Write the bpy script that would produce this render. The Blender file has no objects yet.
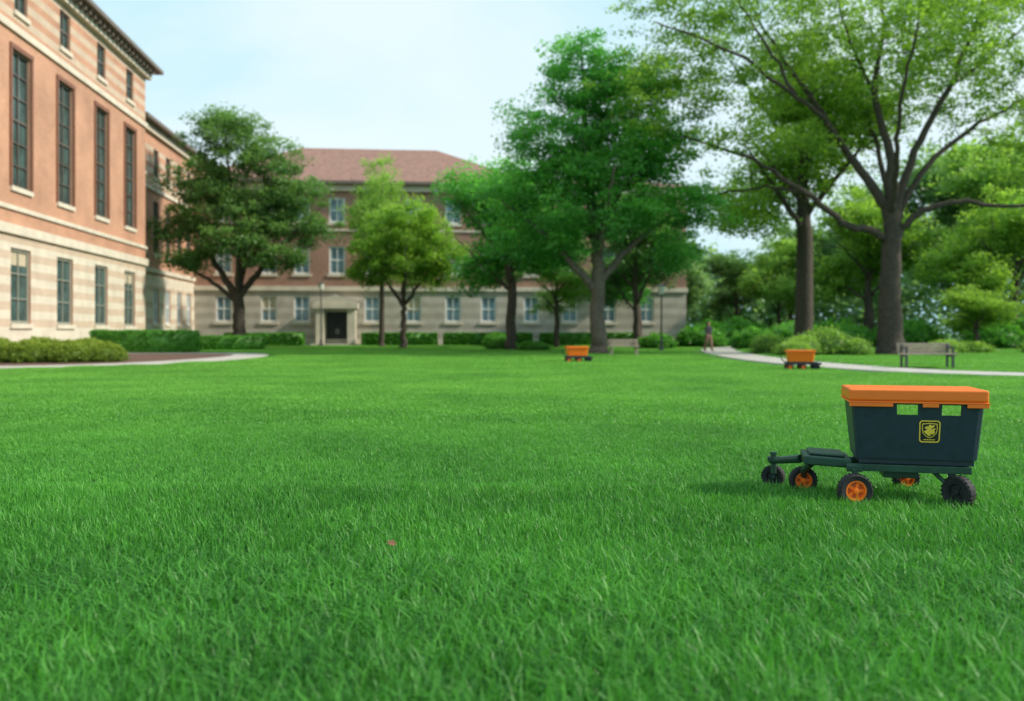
import bpy, math, random
import numpy as np
from mathutils import Vector, Matrix
random.seed(7); rng=np.random.default_rng(11)
scene=bpy.context.scene
COL=scene.collection
# ------------------------------------------------------------------ materials
def nodes_mat(name):
    m=bpy.data.materials.new(name); m.use_nodes=True
    nt=m.node_tree; b=nt.nodes['Principled BSDF']; return m,nt,b
def mat(name,c,rough=.6,var=.12,scale=6,bump=0,metal=0,spec=None,coat=0):
    m,nt,b=nodes_mat(name); N=nt.nodes; L=nt.links
    tc=N.new('ShaderNodeTexCoord'); nz=N.new('ShaderNodeTexNoise'); nz.inputs['Scale'].default_value=scale; nz.inputs['Detail'].default_value=6
    L.new(tc.outputs['Object'],nz.inputs['Vector'])
    r=N.new('ShaderNodeValToRGB'); r.color_ramp.elements[0].position=.3; r.color_ramp.elements[1].position=.7
    r.color_ramp.elements[0].color=[max(0,x*(1-var)) for x in c]+[1]; r.color_ramp.elements[1].color=[min(1,x*(1+var)) for x in c]+[1]
    L.new(nz.outputs['Fac'],r.inputs['Fac']); L.new(r.outputs['Color'],b.inputs['Base Color'])
    b.inputs['Roughness'].default_value=rough; b.inputs['Metallic'].default_value=metal
    if spec is not None: b.inputs['Specular IOR Level'].default_value=spec
    if coat: b.inputs['Coat Weight'].default_value=coat
    if bump:
        bp=N.new('ShaderNodeBump'); bp.inputs['Strength'].default_value=bump; bp.inputs['Distance'].default_value=.02
        L.new(nz.outputs['Fac'],bp.inputs['Height']); L.new(bp.outputs['Normal'],b.inputs['Normal'])
    return m
def brick_mat(name,c1,c2,mort):
    m,nt,b=nodes_mat(name); N=nt.nodes; L=nt.links
    tc=N.new('ShaderNodeTexCoord'); sp=N.new('ShaderNodeSeparateXYZ'); L.new(tc.outputs['Object'],sp.inputs[0])
    ad=N.new('ShaderNodeMath'); L.new(sp.outputs[0],ad.inputs[0]); L.new(sp.outputs[1],ad.inputs[1])
    cb=N.new('ShaderNodeCombineXYZ'); L.new(ad.outputs[0],cb.inputs[0]); L.new(sp.outputs[2],cb.inputs[1])
    br=N.new('ShaderNodeTexBrick'); L.new(cb.outputs[0],br.inputs['Vector'])
    br.inputs['Scale'].default_value=1; br.inputs['Brick Width'].default_value=.24; br.inputs['Row Height'].default_value=.08; br.inputs['Mortar Size'].default_value=.008
    br.inputs['Color1'].default_value=c1+(1,); br.inputs['Color2'].default_value=c2+(1,); br.inputs['Mortar'].default_value=mort+(1,)
    nz=N.new('ShaderNodeTexNoise'); nz.inputs['Scale'].default_value=.5; nz.inputs['Detail'].default_value=8; L.new(tc.outputs['Object'],nz.inputs['Vector'])
    mr=N.new('ShaderNodeMapRange'); mr.inputs[1].default_value=.3; mr.inputs[2].default_value=.7; mr.inputs[3].default_value=.78; mr.inputs[4].default_value=1.15
    L.new(nz.outputs['Fac'],mr.inputs[0])
    mx=N.new('ShaderNodeMix'); mx.data_type='RGBA'; mx.blend_type='MULTIPLY'; mx.inputs[0].default_value=1
    L.new(br.outputs['Color'],mx.inputs[6]); L.new(mr.outputs[0],mx.inputs[7]); L.new(mx.outputs[2],b.inputs['Base Color'])
    b.inputs['Roughness'].default_value=.85
    return m
def leaf_mat(name,dark,light,trans=.35,pos=None):
    m=bpy.data.materials.new(name); m.use_nodes=True; nt=m.node_tree; N=nt.nodes; L=nt.links
    b=N['Principled BSDF']; out=N['Material Output']
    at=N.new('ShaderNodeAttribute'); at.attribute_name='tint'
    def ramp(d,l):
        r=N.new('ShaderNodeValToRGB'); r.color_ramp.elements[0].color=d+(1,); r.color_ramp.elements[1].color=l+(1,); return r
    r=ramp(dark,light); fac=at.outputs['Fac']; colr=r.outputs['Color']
    if pos:
        g=N.new('ShaderNodeNewGeometry'); nz=N.new('ShaderNodeTexNoise'); nz.inputs['Scale'].default_value=.4; nz.inputs['Detail'].default_value=6; nz.inputs['Roughness'].default_value=.62
        L.new(g.outputs['Position'],nz.inputs['Vector'])
        ma=N.new('ShaderNodeMath'); ma.operation='MULTIPLY_ADD'; ma.inputs[1].default_value=1.5; L.new(nz.outputs['Fac'],ma.inputs[0]); 
        s=N.new('ShaderNodeMath'); s.operation='MULTIPLY_ADD'; s.inputs[1].default_value=.85; s.inputs[2].default_value=-.66
        L.new(fac,s.inputs[0]); L.new(s.outputs[0],ma.inputs[2]); fac=ma.outputs[0]
        # light fall-off painted into the turf colour: dark foreground, lighter further off
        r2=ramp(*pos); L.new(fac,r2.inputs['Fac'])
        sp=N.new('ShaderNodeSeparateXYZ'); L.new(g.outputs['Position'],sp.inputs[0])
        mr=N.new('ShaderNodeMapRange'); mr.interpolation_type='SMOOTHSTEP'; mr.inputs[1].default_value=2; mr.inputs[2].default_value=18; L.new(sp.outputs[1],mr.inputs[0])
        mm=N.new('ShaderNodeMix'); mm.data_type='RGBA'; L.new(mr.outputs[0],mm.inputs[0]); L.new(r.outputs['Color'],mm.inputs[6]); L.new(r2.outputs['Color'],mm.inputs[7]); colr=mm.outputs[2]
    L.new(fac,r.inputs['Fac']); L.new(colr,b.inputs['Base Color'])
    b.inputs['Roughness'].default_value=.45; b.inputs['Specular IOR Level'].default_value=.35
    t=N.new('ShaderNodeBsdfTranslucent')
    gm=N.new('ShaderNodeMix'); gm.data_type='RGBA'; gm.blend_type='MULTIPLY'; gm.inputs[0].default_value=1; gm.inputs[7].default_value=(1.5,1.6,.8,1)
    L.new(colr,gm.inputs[6]); L.new(gm.outputs[2],t.inputs['Color'])
    ms=N.new('ShaderNodeMixShader'); ms.inputs[0].default_value=trans
    L.new(b.outputs[0],ms.inputs[1]); L.new(t.outputs[0],ms.inputs[2]); L.new(ms.outputs[0],out.inputs['Surface'])
    return m
def glass_mat(name,c,rough=.06):
    m=mat(name,c,rough,.5,.9); return m

M_brick=brick_mat('warm_brick',(.53,.25,.15),(.45,.205,.125),(.52,.39,.29))
M_brickb=brick_mat('red_brick',(.34,.175,.125),(.28,.14,.10),(.39,.28,.22))
M_stone=mat('limestone',(.62,.55,.45),.8,.12,1.3,.1)
M_stoneb=mat('grey_limestone',(.47,.43,.37),.8,.14,1.3,.1)
M_stonec=mat('banded_limestone',(.39,.345,.29),.8,.14,1.3,.1)
M_pinkst=mat('pink_stone',(.53,.41,.31),.8,.12,1.3,.1)
M_roof=mat('clay_roof',(.27,.145,.11),.8,.25,3,.3)
M_soffit=mat('dark_eave',(.15,.12,.10),.6,.1,3)
M_white=mat('painted_frame',(.76,.77,.75),.5,.06,5)
M_cream=mat('greenish_frame',(.27,.28,.23),.5,.06,5)
M_dkframe=mat('bronze_frame',(.12,.10,.085),.4,.1,5)
M_redframe=mat('brown_surround',(.20,.085,.05),.6,.15,5)
M_glassd=glass_mat('dark_pane',(.055,.10,.095),.1)
M_glassl=glass_mat('light_pane',(.20,.30,.35),.12)
M_blind=mat('drawn_blind',(.5,.42,.3),.7,.1,3)
M_bark=mat('bark',(.062,.048,.036),.9,.4,9,.9)
M_bark2=mat('grey_bark',(.13,.105,.08),.9,.35,9,.8)
M_conc=mat('path_concrete',(.46,.43,.39),.9,.12,2,.1)
M_mulch=mat('mulch',(.12,.065,.045),.95,.4,14,.6)
M_soil=mat('lawn_ground',(.035,.13,.02),.95,.35,1.5,.3)
M_orange=mat('orange_plastic',(.96,.185,.012),.34,.04,12,.02)
M_navy=mat('navy_plastic',(.016,.032,.048),.40,.2,25,.04)
M_green=mat('dark_green_metal',(.022,.065,.042),.4,.2,14,.03,.2)
M_tyre=mat('black_rubber',(.015,.015,.016),.75,.2,20,.1)
M_yel=mat('yellow_decal',(.85,.58,.06),.5,.05,20)
M_black=mat('black_decal',(.01,.011,.012),.5,.1,20)
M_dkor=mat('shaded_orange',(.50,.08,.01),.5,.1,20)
M_steel=mat('painted_steel',(.07,.075,.075),.45,.1,10)
M_lamp=mat('frosted_lamp',(.75,.75,.72),.4,.04,5)
M_wood=mat('weathered_wood',(.36,.29,.22),.8,.2,12,.2)
M_skin=mat('skin',(.45,.25,.17),.6,.05,8)
M_hair=mat('hair',(.03,.02,.015),.6,.2,30)
M_shirt=mat('dark_shirt',(.035,.03,.045),.85,.1,9)
M_trous=mat('brown_trousers',(.22,.13,.10),.85,.1,9)
M_shoe=mat('dark_shoes',(.03,.03,.03),.7,.1,9)
# ------------------------------------------------------------------ mesh helpers
def np_mesh(name,V,F,mats,tint=None,extra=None,mi=None):
    me=bpy.data.meshes.new(name); V=np.asarray(V,np.float32); F=np.asarray(F,np.int32)
    me.vertices.add(len(V)); me.vertices.foreach_set('co',V.ravel())
    k=F.shape[1]; me.loops.add(F.size); me.loops.foreach_set('vertex_index',F.ravel())
    me.polygons.add(len(F)); me.polygons.foreach_set('loop_start',np.arange(0,F.size,k,dtype=np.int32))
    for m in mats: me.materials.append(m)
    if tint is not None:
        a=me.attributes.new('tint','FLOAT','POINT'); a.data.foreach_set('value',np.asarray(tint,np.float32))
    me.update(calc_edges=True); 
    return me
def add_obj(name,me,parent=None,loc=(0,0,0),rot=(0,0,0)):
    o=bpy.data.objects.new(name,me); o.location=loc; o.rotation_euler=rot
    if parent is not None: o.parent=parent
    COL.objects.link(o); return o
def empty(name,loc,rotz=0,label=None,cat=None,group=None):
    o=bpy.data.objects.new(name,None); o.location=loc; o.rotation_euler=(0,0,rotz); o.empty_display_size=.3
    COL.objects.link(o)
    if label: o['label']=label
    if cat: o['category']=cat
    if group: o['group']=group
    return o
class MB:
    def __init__(s): s.v=[]; s.f=[]; s.m=[]
    def face(s,pts,m=0):
        n=len(s.v); s.v+= [tuple(p) for p in pts]; s.f.append(tuple(range(n,n+len(pts)))); s.m.append(m)
    def box(s,x0,x1,y0,y1,z0,z1,m=0,M=None):
        c=[Vector((x,y,z)) for z in (z0,z1) for y in (y0,y1) for x in (x0,x1)]
        if M is not None: c=[M@p for p in c]
        n=len(s.v); s.v+=[tuple(p) for p in c]
        for q in ((0,2,3,1),(4,5,7,6),(0,1,5,4),(2,6,7,3),(0,4,6,2),(1,3,7,5)): s.f.append(tuple(n+i for i in q)); s.m.append(m)
    def tube(s,pts,rads,seg=10,m=0,cap=True):
        pts=[Vector(p) for p in pts]; n0=len(s.v); up=None
        for i,p in enumerate(pts):
            t=(pts[min(i+1,len(pts)-1)]-pts[max(i-1,0)])
            if t.length<1e-6: t=Vector((0,0,1))
            t.normalize()
            if up is None:
                up=Vector((1,0,0)) if abs(t.x)<.8 else Vector((0,1,0))
            a=(up-t*up.dot(t)).normalized(); up=a; b=t.cross(a)
            for k in range(seg):
                w=2*math.pi*k/seg; q=p+(a*math.cos(w)+b*math.sin(w))*rads[i]; s.v.append(tuple(q))
        for i in range(len(pts)-1):
            for k in range(seg):
                k2=(k+1)%seg; s.f.append((n0+i*seg+k,n0+i*seg+k2,n0+(i+1)*seg+k2,n0+(i+1)*seg+k)); s.m.append(m)
        if cap:
            s.f.append(tuple(n0+k for k in range(seg))[::-1]); s.m.append(m)
            s.f.append(tuple(n0+(len(pts)-1)*seg+k for k in range(seg))); s.m.append(m)
    def lathe(s,prof,axis='y',c=(0,0,0),seg=28,m=0):
        n0=len(s.v); P=len(prof)
        for k in range(seg):
            w=2*math.pi*k/seg
            for r,h in prof:
                if axis=='y': q=(c[0]+r*math.cos(w),c[1]+h,c[2]+r*math.sin(w))
                else: q=(c[0]+r*math.cos(w),c[1]+r*math.sin(w),c[2]+h)
                s.v.append(q)
        for k in range(seg):
            k2=(k+1)%seg
            for i in range(P-1):
                s.f.append((n0+k*P+i,n0+k*P+i+1,n0+k2*P+i+1,n0+k2*P+i)); s.m.append(m)
    def ell(s,c,r,m=0,seg=16,rings=10):
        n0=len(s.v)
        for i in range(rings+1):
            t=math.pi*i/rings
            for k in range(seg):
                w=2*math.pi*k/seg; s.v.append((c[0]+r[0]*math.sin(t)*math.cos(w),c[1]+r[1]*math.sin(t)*math.sin(w),c[2]+r[2]*math.cos(t)))
        for i in range(rings):
            for k in range(seg):
                k2=(k+1)%seg; s.f.append((n0+i*seg+k,n0+(i+1)*seg+k,n0+(i+1)*seg+k2,n0+i*seg+k2)); s.m.append(m)
    def mesh(s,name,mats,smooth=False):
        me=bpy.data.meshes.new(name); me.from_pydata(s.v,[],s.f)
        for m in mats: me.materials.append(m)
        me.polygons.foreach_set('material_index',s.m)
        if smooth: me.polygons.foreach_set('use_smooth',[True]*len(s.f))
        me.update(); return me
    def obj(s,name,mats,parent=None,loc=(0,0,0),rot=(0,0,0),smooth=False,bevel=0):
        o=add_obj(name,s.mesh(name,mats,smooth),parent,loc,rot)
        if bevel:
            b=o.modifiers.new('bevel','BEVEL'); b.width=bevel; b.segments=3; b.limit_method='ANGLE'
        return o
# ------------------------------------------------------------------ paths
RP=[(34,17),(20,19.3),(14,21),(11.3,23),(10.1,26),(9.6,31),(9.8,38),(10.8,46),(13,56),(18,66)]
LP=[(-26,26.2),(-18,26.2),(-14.5,26.6),(-12.4,29),(-11.4,33),(-11.3,38),(-12.4,42),(-15.5,43.6),(-20.5,43.6)]
def catmull(P,n=8):
    P=[np.array(p,float) for p in P]; P=[2*P[0]-P[1]]+P+[2*P[-1]-P[-2]]; out=[]
    for i in range(1,len(P)-2):
        for k in range(n):
            t=k/n; a,b,c,d=P[i-1:i+3]
            out.append(.5*((2*b)+(-a+c)*t+(2*a-5*b+4*c-d)*t*t+(-a+3*b-3*c+d)*t**3))
    out.append(P[-2]); return np.array(out)
RPs=catmull(RP,8); LPs=catmull(LP,8)
def ribbon(name,pts,w,z,thick=.05):
    mb=MB(); L=[];R=[]
    for i,p in enumerate(pts):
        t=pts[min(i+1,len(pts)-1)]-pts[max(i-1,0)]; t=t/np.linalg.norm(t); n=np.array((-t[1],t[0]))
        L.append(p+n*w/2); R.append(p-n*w/2)
    for i in range(len(pts)-1):
        a,b,c,d=L[i],R[i],R[i+1],L[i+1]
        mb.face([(b[0],b[1],z),(c[0],c[1],z),(d[0],d[1],z),(a[0],a[1],z)])
        mb.face([(a[0],a[1],z),(d[0],d[1],z),(d[0],d[1],z-thick),(a[0],a[1],z-thick)])
        mb.face([(b[0],b[1],z-thick),(c[0],c[1],z-thick),(c[0],c[1],z),(b[0],b[1],z)])
    o=mb.obj(name,[M_conc]); o['kind']='structure'; return o
ribbon('path',RPs,1.9,.03); ribbon('path',LPs,1.5,.03)
mb=MB(); mb.face([(-400,-100,0),(400,-100,0),(400,700,0),(-400,700,0)]); g=mb.obj('ground',[M_soil]); g['kind']='structure'
mb=MB(); bed=[(-23,26.9),(-14.8,27.2)]+[tuple(p) for p in LPs[24:56] if p[1]>27.3]+[(-20.4,43.2)]
mb.face([(x,y,.012) for x,y in bed]); bo=mb.obj('mulch_bed',[M_mulch]); bo['kind']='structure'
# ------------------------------------------------------------------ grass
def blades(n_tuft,per,h0,h1,w0,w1,spread,lean,tv=.2,crs=0):
    n=n_tuft*per
    tc=rng.uniform(-.5,.5,(n_tuft,2)); th=rng.uniform(.72,1.18,n_tuft); tt=rng.uniform(-tv,tv,n_tuft)
    idx=np.repeat(np.arange(n_tuft),per)
    base=tc[idx]+rng.normal(0,spread,(n,2)); ang=rng.uniform(0,2*np.pi,n)
    h=rng.uniform(h0,h1,n)*th[idx]; w=rng.uniform(w0,w1,n)/2; ln=np.abs(rng.normal(lean,lean*.6,n))*h
    d=np.stack([np.cos(ang),np.sin(ang)],1); fa=ang+np.pi/2+rng.normal(0,.5,n); s=np.stack([np.cos(fa),np.sin(fa)],1)
    V=np.zeros((n,6,3),np.float32)
    for j,(t,ws) in enumerate(((0,.8),(.5,1.0))):
        c=base+d*(ln*t**2)[:,None]; z=h*t
        V[:,2*j,:2]=c-s*(w*ws)[:,None]; V[:,2*j+1,:2]=c+s*(w*ws)[:,None]; V[:,2*j,2]=z; V[:,2*j+1,2]=z
    c=base+d*ln[:,None]; z=h*(1-.25*np.clip(ln/h,0,1.2)**2)
    V[:,4,:2]=c-s*(w*.12)[:,None]; V[:,5,:2]=c+s*(w*.12)[:,None]; V[:,4,2]=z; V[:,5,2]=z
    o=(np.arange(n)*6)[:,None]
    F=np.concatenate([o+np.array([0,1,3,2]),o+np.array([2,3,5,4])],0)
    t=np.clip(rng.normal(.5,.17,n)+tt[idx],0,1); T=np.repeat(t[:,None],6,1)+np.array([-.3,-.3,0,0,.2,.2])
    return V.reshape(-1,3),F,T.ravel()
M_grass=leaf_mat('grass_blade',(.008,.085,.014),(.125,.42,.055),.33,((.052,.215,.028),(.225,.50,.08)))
gn=bpy.data.node_groups.new('scatter_patches','GeometryNodeTree')
gn.interface.new_socket('Geometry',in_out='INPUT',socket_type='NodeSocketGeometry'); gn.interface.new_socket('Geometry',in_out='OUTPUT',socket_type='NodeSocketGeometry')
gi=gn.nodes.new('NodeGroupInput'); go=gn.nodes.new('NodeGroupOutput')
sep=gn.nodes.new('GeometryNodeSeparateGeometry'); na=gn.nodes.new('GeometryNodeInputNamedAttribute'); na.data_type='BOOLEAN'; na.inputs['Name'].default_value='is_point'
m2p=gn.nodes.new('GeometryNodeMeshToPoints'); iop=gn.nodes.new('GeometryNodeInstanceOnPoints')
nr=gn.nodes.new('GeometryNodeInputNamedAttribute'); nr.data_type='FLOAT_VECTOR'; nr.inputs['Name'].default_value='turn'
ns=gn.nodes.new('GeometryNodeInputNamedAttribute'); ns.data_type='FLOAT_VECTOR'; ns.inputs['Name'].default_value='size'
lk=gn.links.new
def outp(n): return [o for o in n.outputs if o.enabled and o.name=='Attribute'][0]
lk(gi.outputs[0],sep.inputs['Geometry']); lk(outp(na),sep.inputs['Selection']); lk(sep.outputs['Selection'],m2p.inputs['Mesh'])
lk(m2p.outputs[0],iop.inputs['Points']); lk(sep.outputs['Inverted'],iop.inputs['Instance']); lk(outp(nr),iop.inputs['Rotation']); lk(outp(ns),iop.inputs['Scale'])
lk(iop.outputs[0],go.inputs[0])
from math import hypot
def dist_pl(x,y,P): return np.sqrt(((P-np.array((x,y)))**2).sum(1)).min()
RPd=catmull(RP,30); LPd=catmull(LP,30)
def facade_x(y): return -17.08-.0967*y
def in_lawn(x,y,m):
    if y>25 and facade_x(y)>x-1.2: return False
    if y<24.9 and x<-26: return False
    if dist_pl(x,y,RPd)<.95+m: return False
    if dist_pl(x,y,LPd)<.75+m: return False
    if x<-11.3 and 26.2<y<43.4:
        j=np.argmin(np.abs(LPd[:,1]-y)+ (LPd[:,0]<-15)*5)
        if x<LPd[j,0]: return False
    if y>68+.0967*(x+23.75) and x<15: return False
    return True
def grass_obj(ymin,ymax,data,hfun,m):
    V,F,T=data; pts=[];rot=[];scl=[]
    for j in range(int(ymin),int(ymax)):
        y=j+.5; hw=.60*y+4
        for i in range(int(-hw),int(hw)+1):
            x=i+.5
            if not in_lawn(x,y,.42): continue
            pts.append((x,y,0)); rot.append((0,0,random.randrange(4)*math.pi/2))
            s=random.uniform(.93,1.08)*hfun(x,y); scl.append((1,1,s))
    n0=len(V); V2=np.concatenate([V,np.array(pts,np.float32)]); T2=np.concatenate([T,np.zeros(len(pts))])
    me=np_mesh('lawn_grass',V2,F,[m],T2)
    a=me.attributes.new('is_point','BOOLEAN','POINT'); a.data.foreach_set('value',[False]*n0+[True]*len(pts))
    a=me.attributes.new('turn','FLOAT_VECTOR','POINT'); a.data.foreach_set('vector',np.concatenate([np.zeros((n0,3)),np.array(rot)]).astype(np.float32).ravel())
    a=me.attributes.new('size','FLOAT_VECTOR','POINT'); a.data.foreach_set('vector',np.concatenate([np.ones((n0,3)),np.array(scl)]).astype(np.float32).ravel())
    o=add_obj('lawn_grass',me); o['kind']='stuff'
    md=o.modifiers.new('scatter','NODES'); md.node_group=gn
    return o
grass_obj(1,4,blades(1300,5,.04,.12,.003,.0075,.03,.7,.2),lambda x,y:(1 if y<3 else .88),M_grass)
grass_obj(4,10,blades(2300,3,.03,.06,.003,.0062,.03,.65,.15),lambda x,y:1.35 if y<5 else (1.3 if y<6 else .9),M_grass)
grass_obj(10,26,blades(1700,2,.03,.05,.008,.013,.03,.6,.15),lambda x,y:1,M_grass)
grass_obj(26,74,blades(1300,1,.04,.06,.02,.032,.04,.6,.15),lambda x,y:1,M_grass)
# ------------------------------------------------------------------ foliage
def leaves(C,R,n,size,flat=.7,tintc=None,ctr=None):
    k=len(C); idx=np.repeat(np.arange(k),n); N=k*n
    d=rng.normal(size=(N,3)); d/=np.linalg.norm(d,axis=1)[:,None]; r=np.where(rng.random(N)<.8,rng.uniform(0,1,N)**.55,rng.uniform(.8,1.35,N))
    P=C[idx]+d*(r*R[idx])[:,None]*np.array([1,1,flat])
    a=rng.normal(size=(N,3)); a[:,2]*=.6; a/=np.linalg.norm(a,axis=1)[:,None]
    up=rng.normal(size=(N,3))*.7+np.array([0,0,1]); b=np.cross(a,up); b/=np.linalg.norm(b,axis=1)[:,None]+1e-9
    s=size*rng.uniform(.6,1.3,N)
    A=a*(s*.5)[:,None]; B=b*(s*.34)[:,None]
    V=np.stack([P-A,P+B-A*.1,P+A,P-B-A*.1],1).reshape(-1,3)
    F=(np.arange(N)*4)[:,None]+np.array([0,1,2,3])
    tc=tintc if tintc is not None else rng.uniform(.15,.75,k)
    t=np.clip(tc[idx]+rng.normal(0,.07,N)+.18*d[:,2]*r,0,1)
    return V,F,np.repeat(t,4)
def in_lobes(lobes,total,shell=.45):
    vol=np.array([l[3]*l[4]*l[5] for l in lobes])**.75; cnt=np.maximum(1,(total*vol/vol.sum()).astype(int)); out=[];tn=[]
    for l,c in zip(lobes,cnt):
        d=rng.normal(size=(c,3)); d/=np.linalg.norm(d,axis=1)[:,None]; r=(shell+(1-shell)*rng.uniform(0,1,c))**.8
        bump=1+.17*np.sin(d[:,0]*7+l[0])*np.cos(d[:,2]*6+l[1])+rng.normal(0,.09,c)
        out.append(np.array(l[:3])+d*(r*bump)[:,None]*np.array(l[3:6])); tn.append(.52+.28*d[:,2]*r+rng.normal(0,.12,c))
    return np.concatenate(out),np.clip(np.concatenate(tn),0,1)
def build_tree(limbs,lobes,nclump,per,clr,lsize,lmat,bark,twig=.05,shell=.45,zmin=None,flat=.7):
    mb=MB(); nodes=[];rad=[]
    for lb in limbs:
        P=catmull([p[:3] for p in lb],6); R=np.interp(np.linspace(0,1,len(P)),np.linspace(0,1,len(lb)),[p[3] for p in lb])
        P[2:-1]+=rng.normal(0,.04,P[2:-1].shape)
        mb.tube(P,R,10)
        nodes+=list(P); rad+=list(R)
    C,T=in_lobes(lobes,nclump,shell)
    if zmin is not None: k=C[:,2]>zmin; C=C[k];T=T[k]
    nodes=np.array(nodes); rad=np.array(rad)
    ok=nodes[:,2]>.38*limbs[0][-1][2]; nodes=nodes[ok]; rad=rad[ok]
    dmin=np.array([np.min(np.linalg.norm(nodes-c,axis=1)) for c in C]); 
    for c in C[np.argsort(dmin)]:
        dv=np.linalg.norm(nodes-c,axis=1)+.8*np.maximum(0,nodes[:,2]-c[2]); j=np.argmin(dv); p=nodes[j]; L=np.linalg.norm(c-p)
        if L<.15: continue
        r0=min(rad[j]*.6,.018+twig*.35*L**.7); mid=(p+c)/2+rng.normal(0,.08*L,3)+np.array([0,0,.07*L])
        ts=np.linspace(0,1,5); Q=np.array([(1-t)**2*p+2*t*(1-t)*mid+t*t*c for t in ts]); rr=np.linspace(r0,.012,5)
        mb.tube(Q,rr,5,cap=False); nodes=np.concatenate([nodes,Q[1:]]); rad=np.concatenate([rad,rr[1:]])
    wood=mb.mesh('trunk',[bark],True)
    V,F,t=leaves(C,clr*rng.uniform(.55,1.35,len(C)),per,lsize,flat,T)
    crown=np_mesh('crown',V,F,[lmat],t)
    return wood,crown
def place_tree(name,meshes,loc,rz,sc,label,group=None,cat='tree'):
    e=empty(name,loc,rz,label,cat,group); e.scale=sc if hasattr(sc,'__len__') else (sc,)*3
    add_obj('trunk',meshes[0],e); add_obj('crown',meshes[1],e); return e
ML_oak=leaf_mat('oak_leaf',(.045,.125,.045),(.20,.35,.10),.46)
ML_lime=leaf_mat('lime_leaf',(.09,.21,.025),(.32,.50,.08),.5)
ML_deep=leaf_mat('deep_leaf',(.035,.18,.045),(.20,.52,.10),.52)
ML_fresh=leaf_mat('fresh_leaf',(.09,.20,.03),(.34,.50,.09),.54)
ML_dark=leaf_mat('shade_leaf',(.05,.13,.05),(.18,.33,.10),.45)
ML_shrub=leaf_mat('shrub_leaf',(.07,.15,.02),(.33,.42,.06),.35)
ML_hedge=leaf_mat('hedge_leaf',(.045,.18,.025),(.17,.43,.06),.4)
ML_blue=leaf_mat('hazed_leaf',(.13,.24,.13),(.33,.47,.22),.5)  # distance haze painted in as a lighter, greyer leaf colour
ML_pale=leaf_mat('pale_leaf',(.12,.24,.055),(.35,.52,.13),.52)
limbs=[[(0,0,-.1,.9),(-.02,0,.5,.62),(-.08,0,2.5,.50),(0,0,5.2,.43),(0,0,6.9,.32)],
 [(-.1,0,5.1,.22),(-.9,-.2,5.6,.19),(-2.2,-.4,5.9,.16),(-4.2,-1,7.2,.12),(-6.7,-1.4,8.6,.08),(-9.8,-1.6,9.6,.04)],
 [(0,0,6.0,.28),(-.7,.2,7.6,.22),(-1.8,.6,9.3,.17),(-3.1,.9,11.6,.13),(-4.7,1.6,14.4,.08),(-6,2.2,17,.04)],
 [(-1.8,.6,9.3,.13),(-3.3,-.9,10.3,.11),(-4.9,-1.8,11.3,.09),(-7.9,-2.6,13,.06),(-11.2,-2.8,14.2,.03)],
 [(0,0,6.5,.28),(0,.2,9.3,.2),(-.6,.5,12,.14),(-.3,.2,15.3,.09),(-.8,0,19,.05)],
 [(0,0,6.0,.26),(.9,-.3,9.2,.17),(2.2,-.8,12,.12),(3.5,-1,15.3,.08),(5,-1.2,19,.04)],
 [(.1,0,5.8,.2),(.9,.2,7.5,.15),(3,.6,9.8,.11),(6,1.4,11.6,.07),(9,2,13,.04)],
 [(.2,0,5.4,.18),(1.0,-.4,6.4,.15),(2.6,-.8,6.9,.12),(4.9,-1.3,6.6,.08),(7.6,-1.6,7.2,.05),(9.5,-1.8,8,.03)],
 [(0,0,6.3,.18),(-.5,-1.6,8.2,.12),(-1.2,-3.8,10.5,.08),(-1.5,-6,13,.04)],
 [(0,0,6.3,.2),(.4,1.8,8.4,.14),(.8,4.2,11.2,.09),(.6,6.5,14,.04)],
 [(-4.2,-1,7.2,.08),(-5.6,.4,7.7,.06),(-7.4,1.5,7.6,.05),(-9,2,7.2,.03)],
 [(-4.9,-1.8,11.3,.08),(-6.2,-2,13.4,.06),(-8,-2,16,.03)],
 [(-.6,.5,12,.09),(-2.2,-.8,14,.06),(-3.2,-1.6,16.4,.03)],
 [(2.2,-.8,12,.08),(4.5,.6,13.6,.06),(6.8,1.2,15.5,.03)]]
lobes=[(-1,0.8,16.5,8,6,5.8),(-7.3,0.3,13.8,5,3.6,3.6),(-9.0,-.5,16.5,3.8,2.6,2.6),(5.5,1,14.5,6,5,5),(-10.3,-1.2,11.8,3.2,2.4,2.4),(7.5,.5,9.9,4.2,3.2,2.4),(0,-4,13.4,5,3,2.8),(0,5,12.5,5.5,3.5,3.4),(-7,-1.2,9.4,3.4,2.0,1.1),(-4.0,1,10,3,2.5,1.4),(8.5,-1,7.6,2.6,2.2,1.2)]
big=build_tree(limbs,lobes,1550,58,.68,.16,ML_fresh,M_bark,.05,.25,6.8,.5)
place_tree('shade_tree',big,(17.3,41,0),0,1,'very large spreading tree with forked dark trunk beside the path')
limbs=[[(0,0,-.1,.55),(0,0,.4,.4),(-.1,0,2.2,.34),(0,0,4.2,.3),(-.2,0,6.5,.25),(-.6,0,10,.17),(-.8,.2,14.3,.05)],
 [(-.05,0,2.9,.22),(-1.2,-.2,4.2,.17),(-2.8,-.4,5.8,.12),(-4.6,-.5,7.2,.05)],
 [(0,0,3.4,.2),(1.4,.3,5,.16),(3,.4,6.3,.11),(4.6,.4,7.4,.04)],
 [(-.1,0,5.2,.17),(-1.4,.6,7.4,.13),(-3,.9,9.6,.05)],[(-.1,0,5.6,.17),(1.2,-.5,8.2,.12),(2.6,-.9,10.6,.05)],
 [(0,0,4.5,.16),(.2,-1.6,6.6,.11),(.4,-3.2,8.4,.04)],[(0,0,4.5,.16),(-.2,1.6,6.6,.11),(-.3,3.2,8.8,.04)]]
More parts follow.
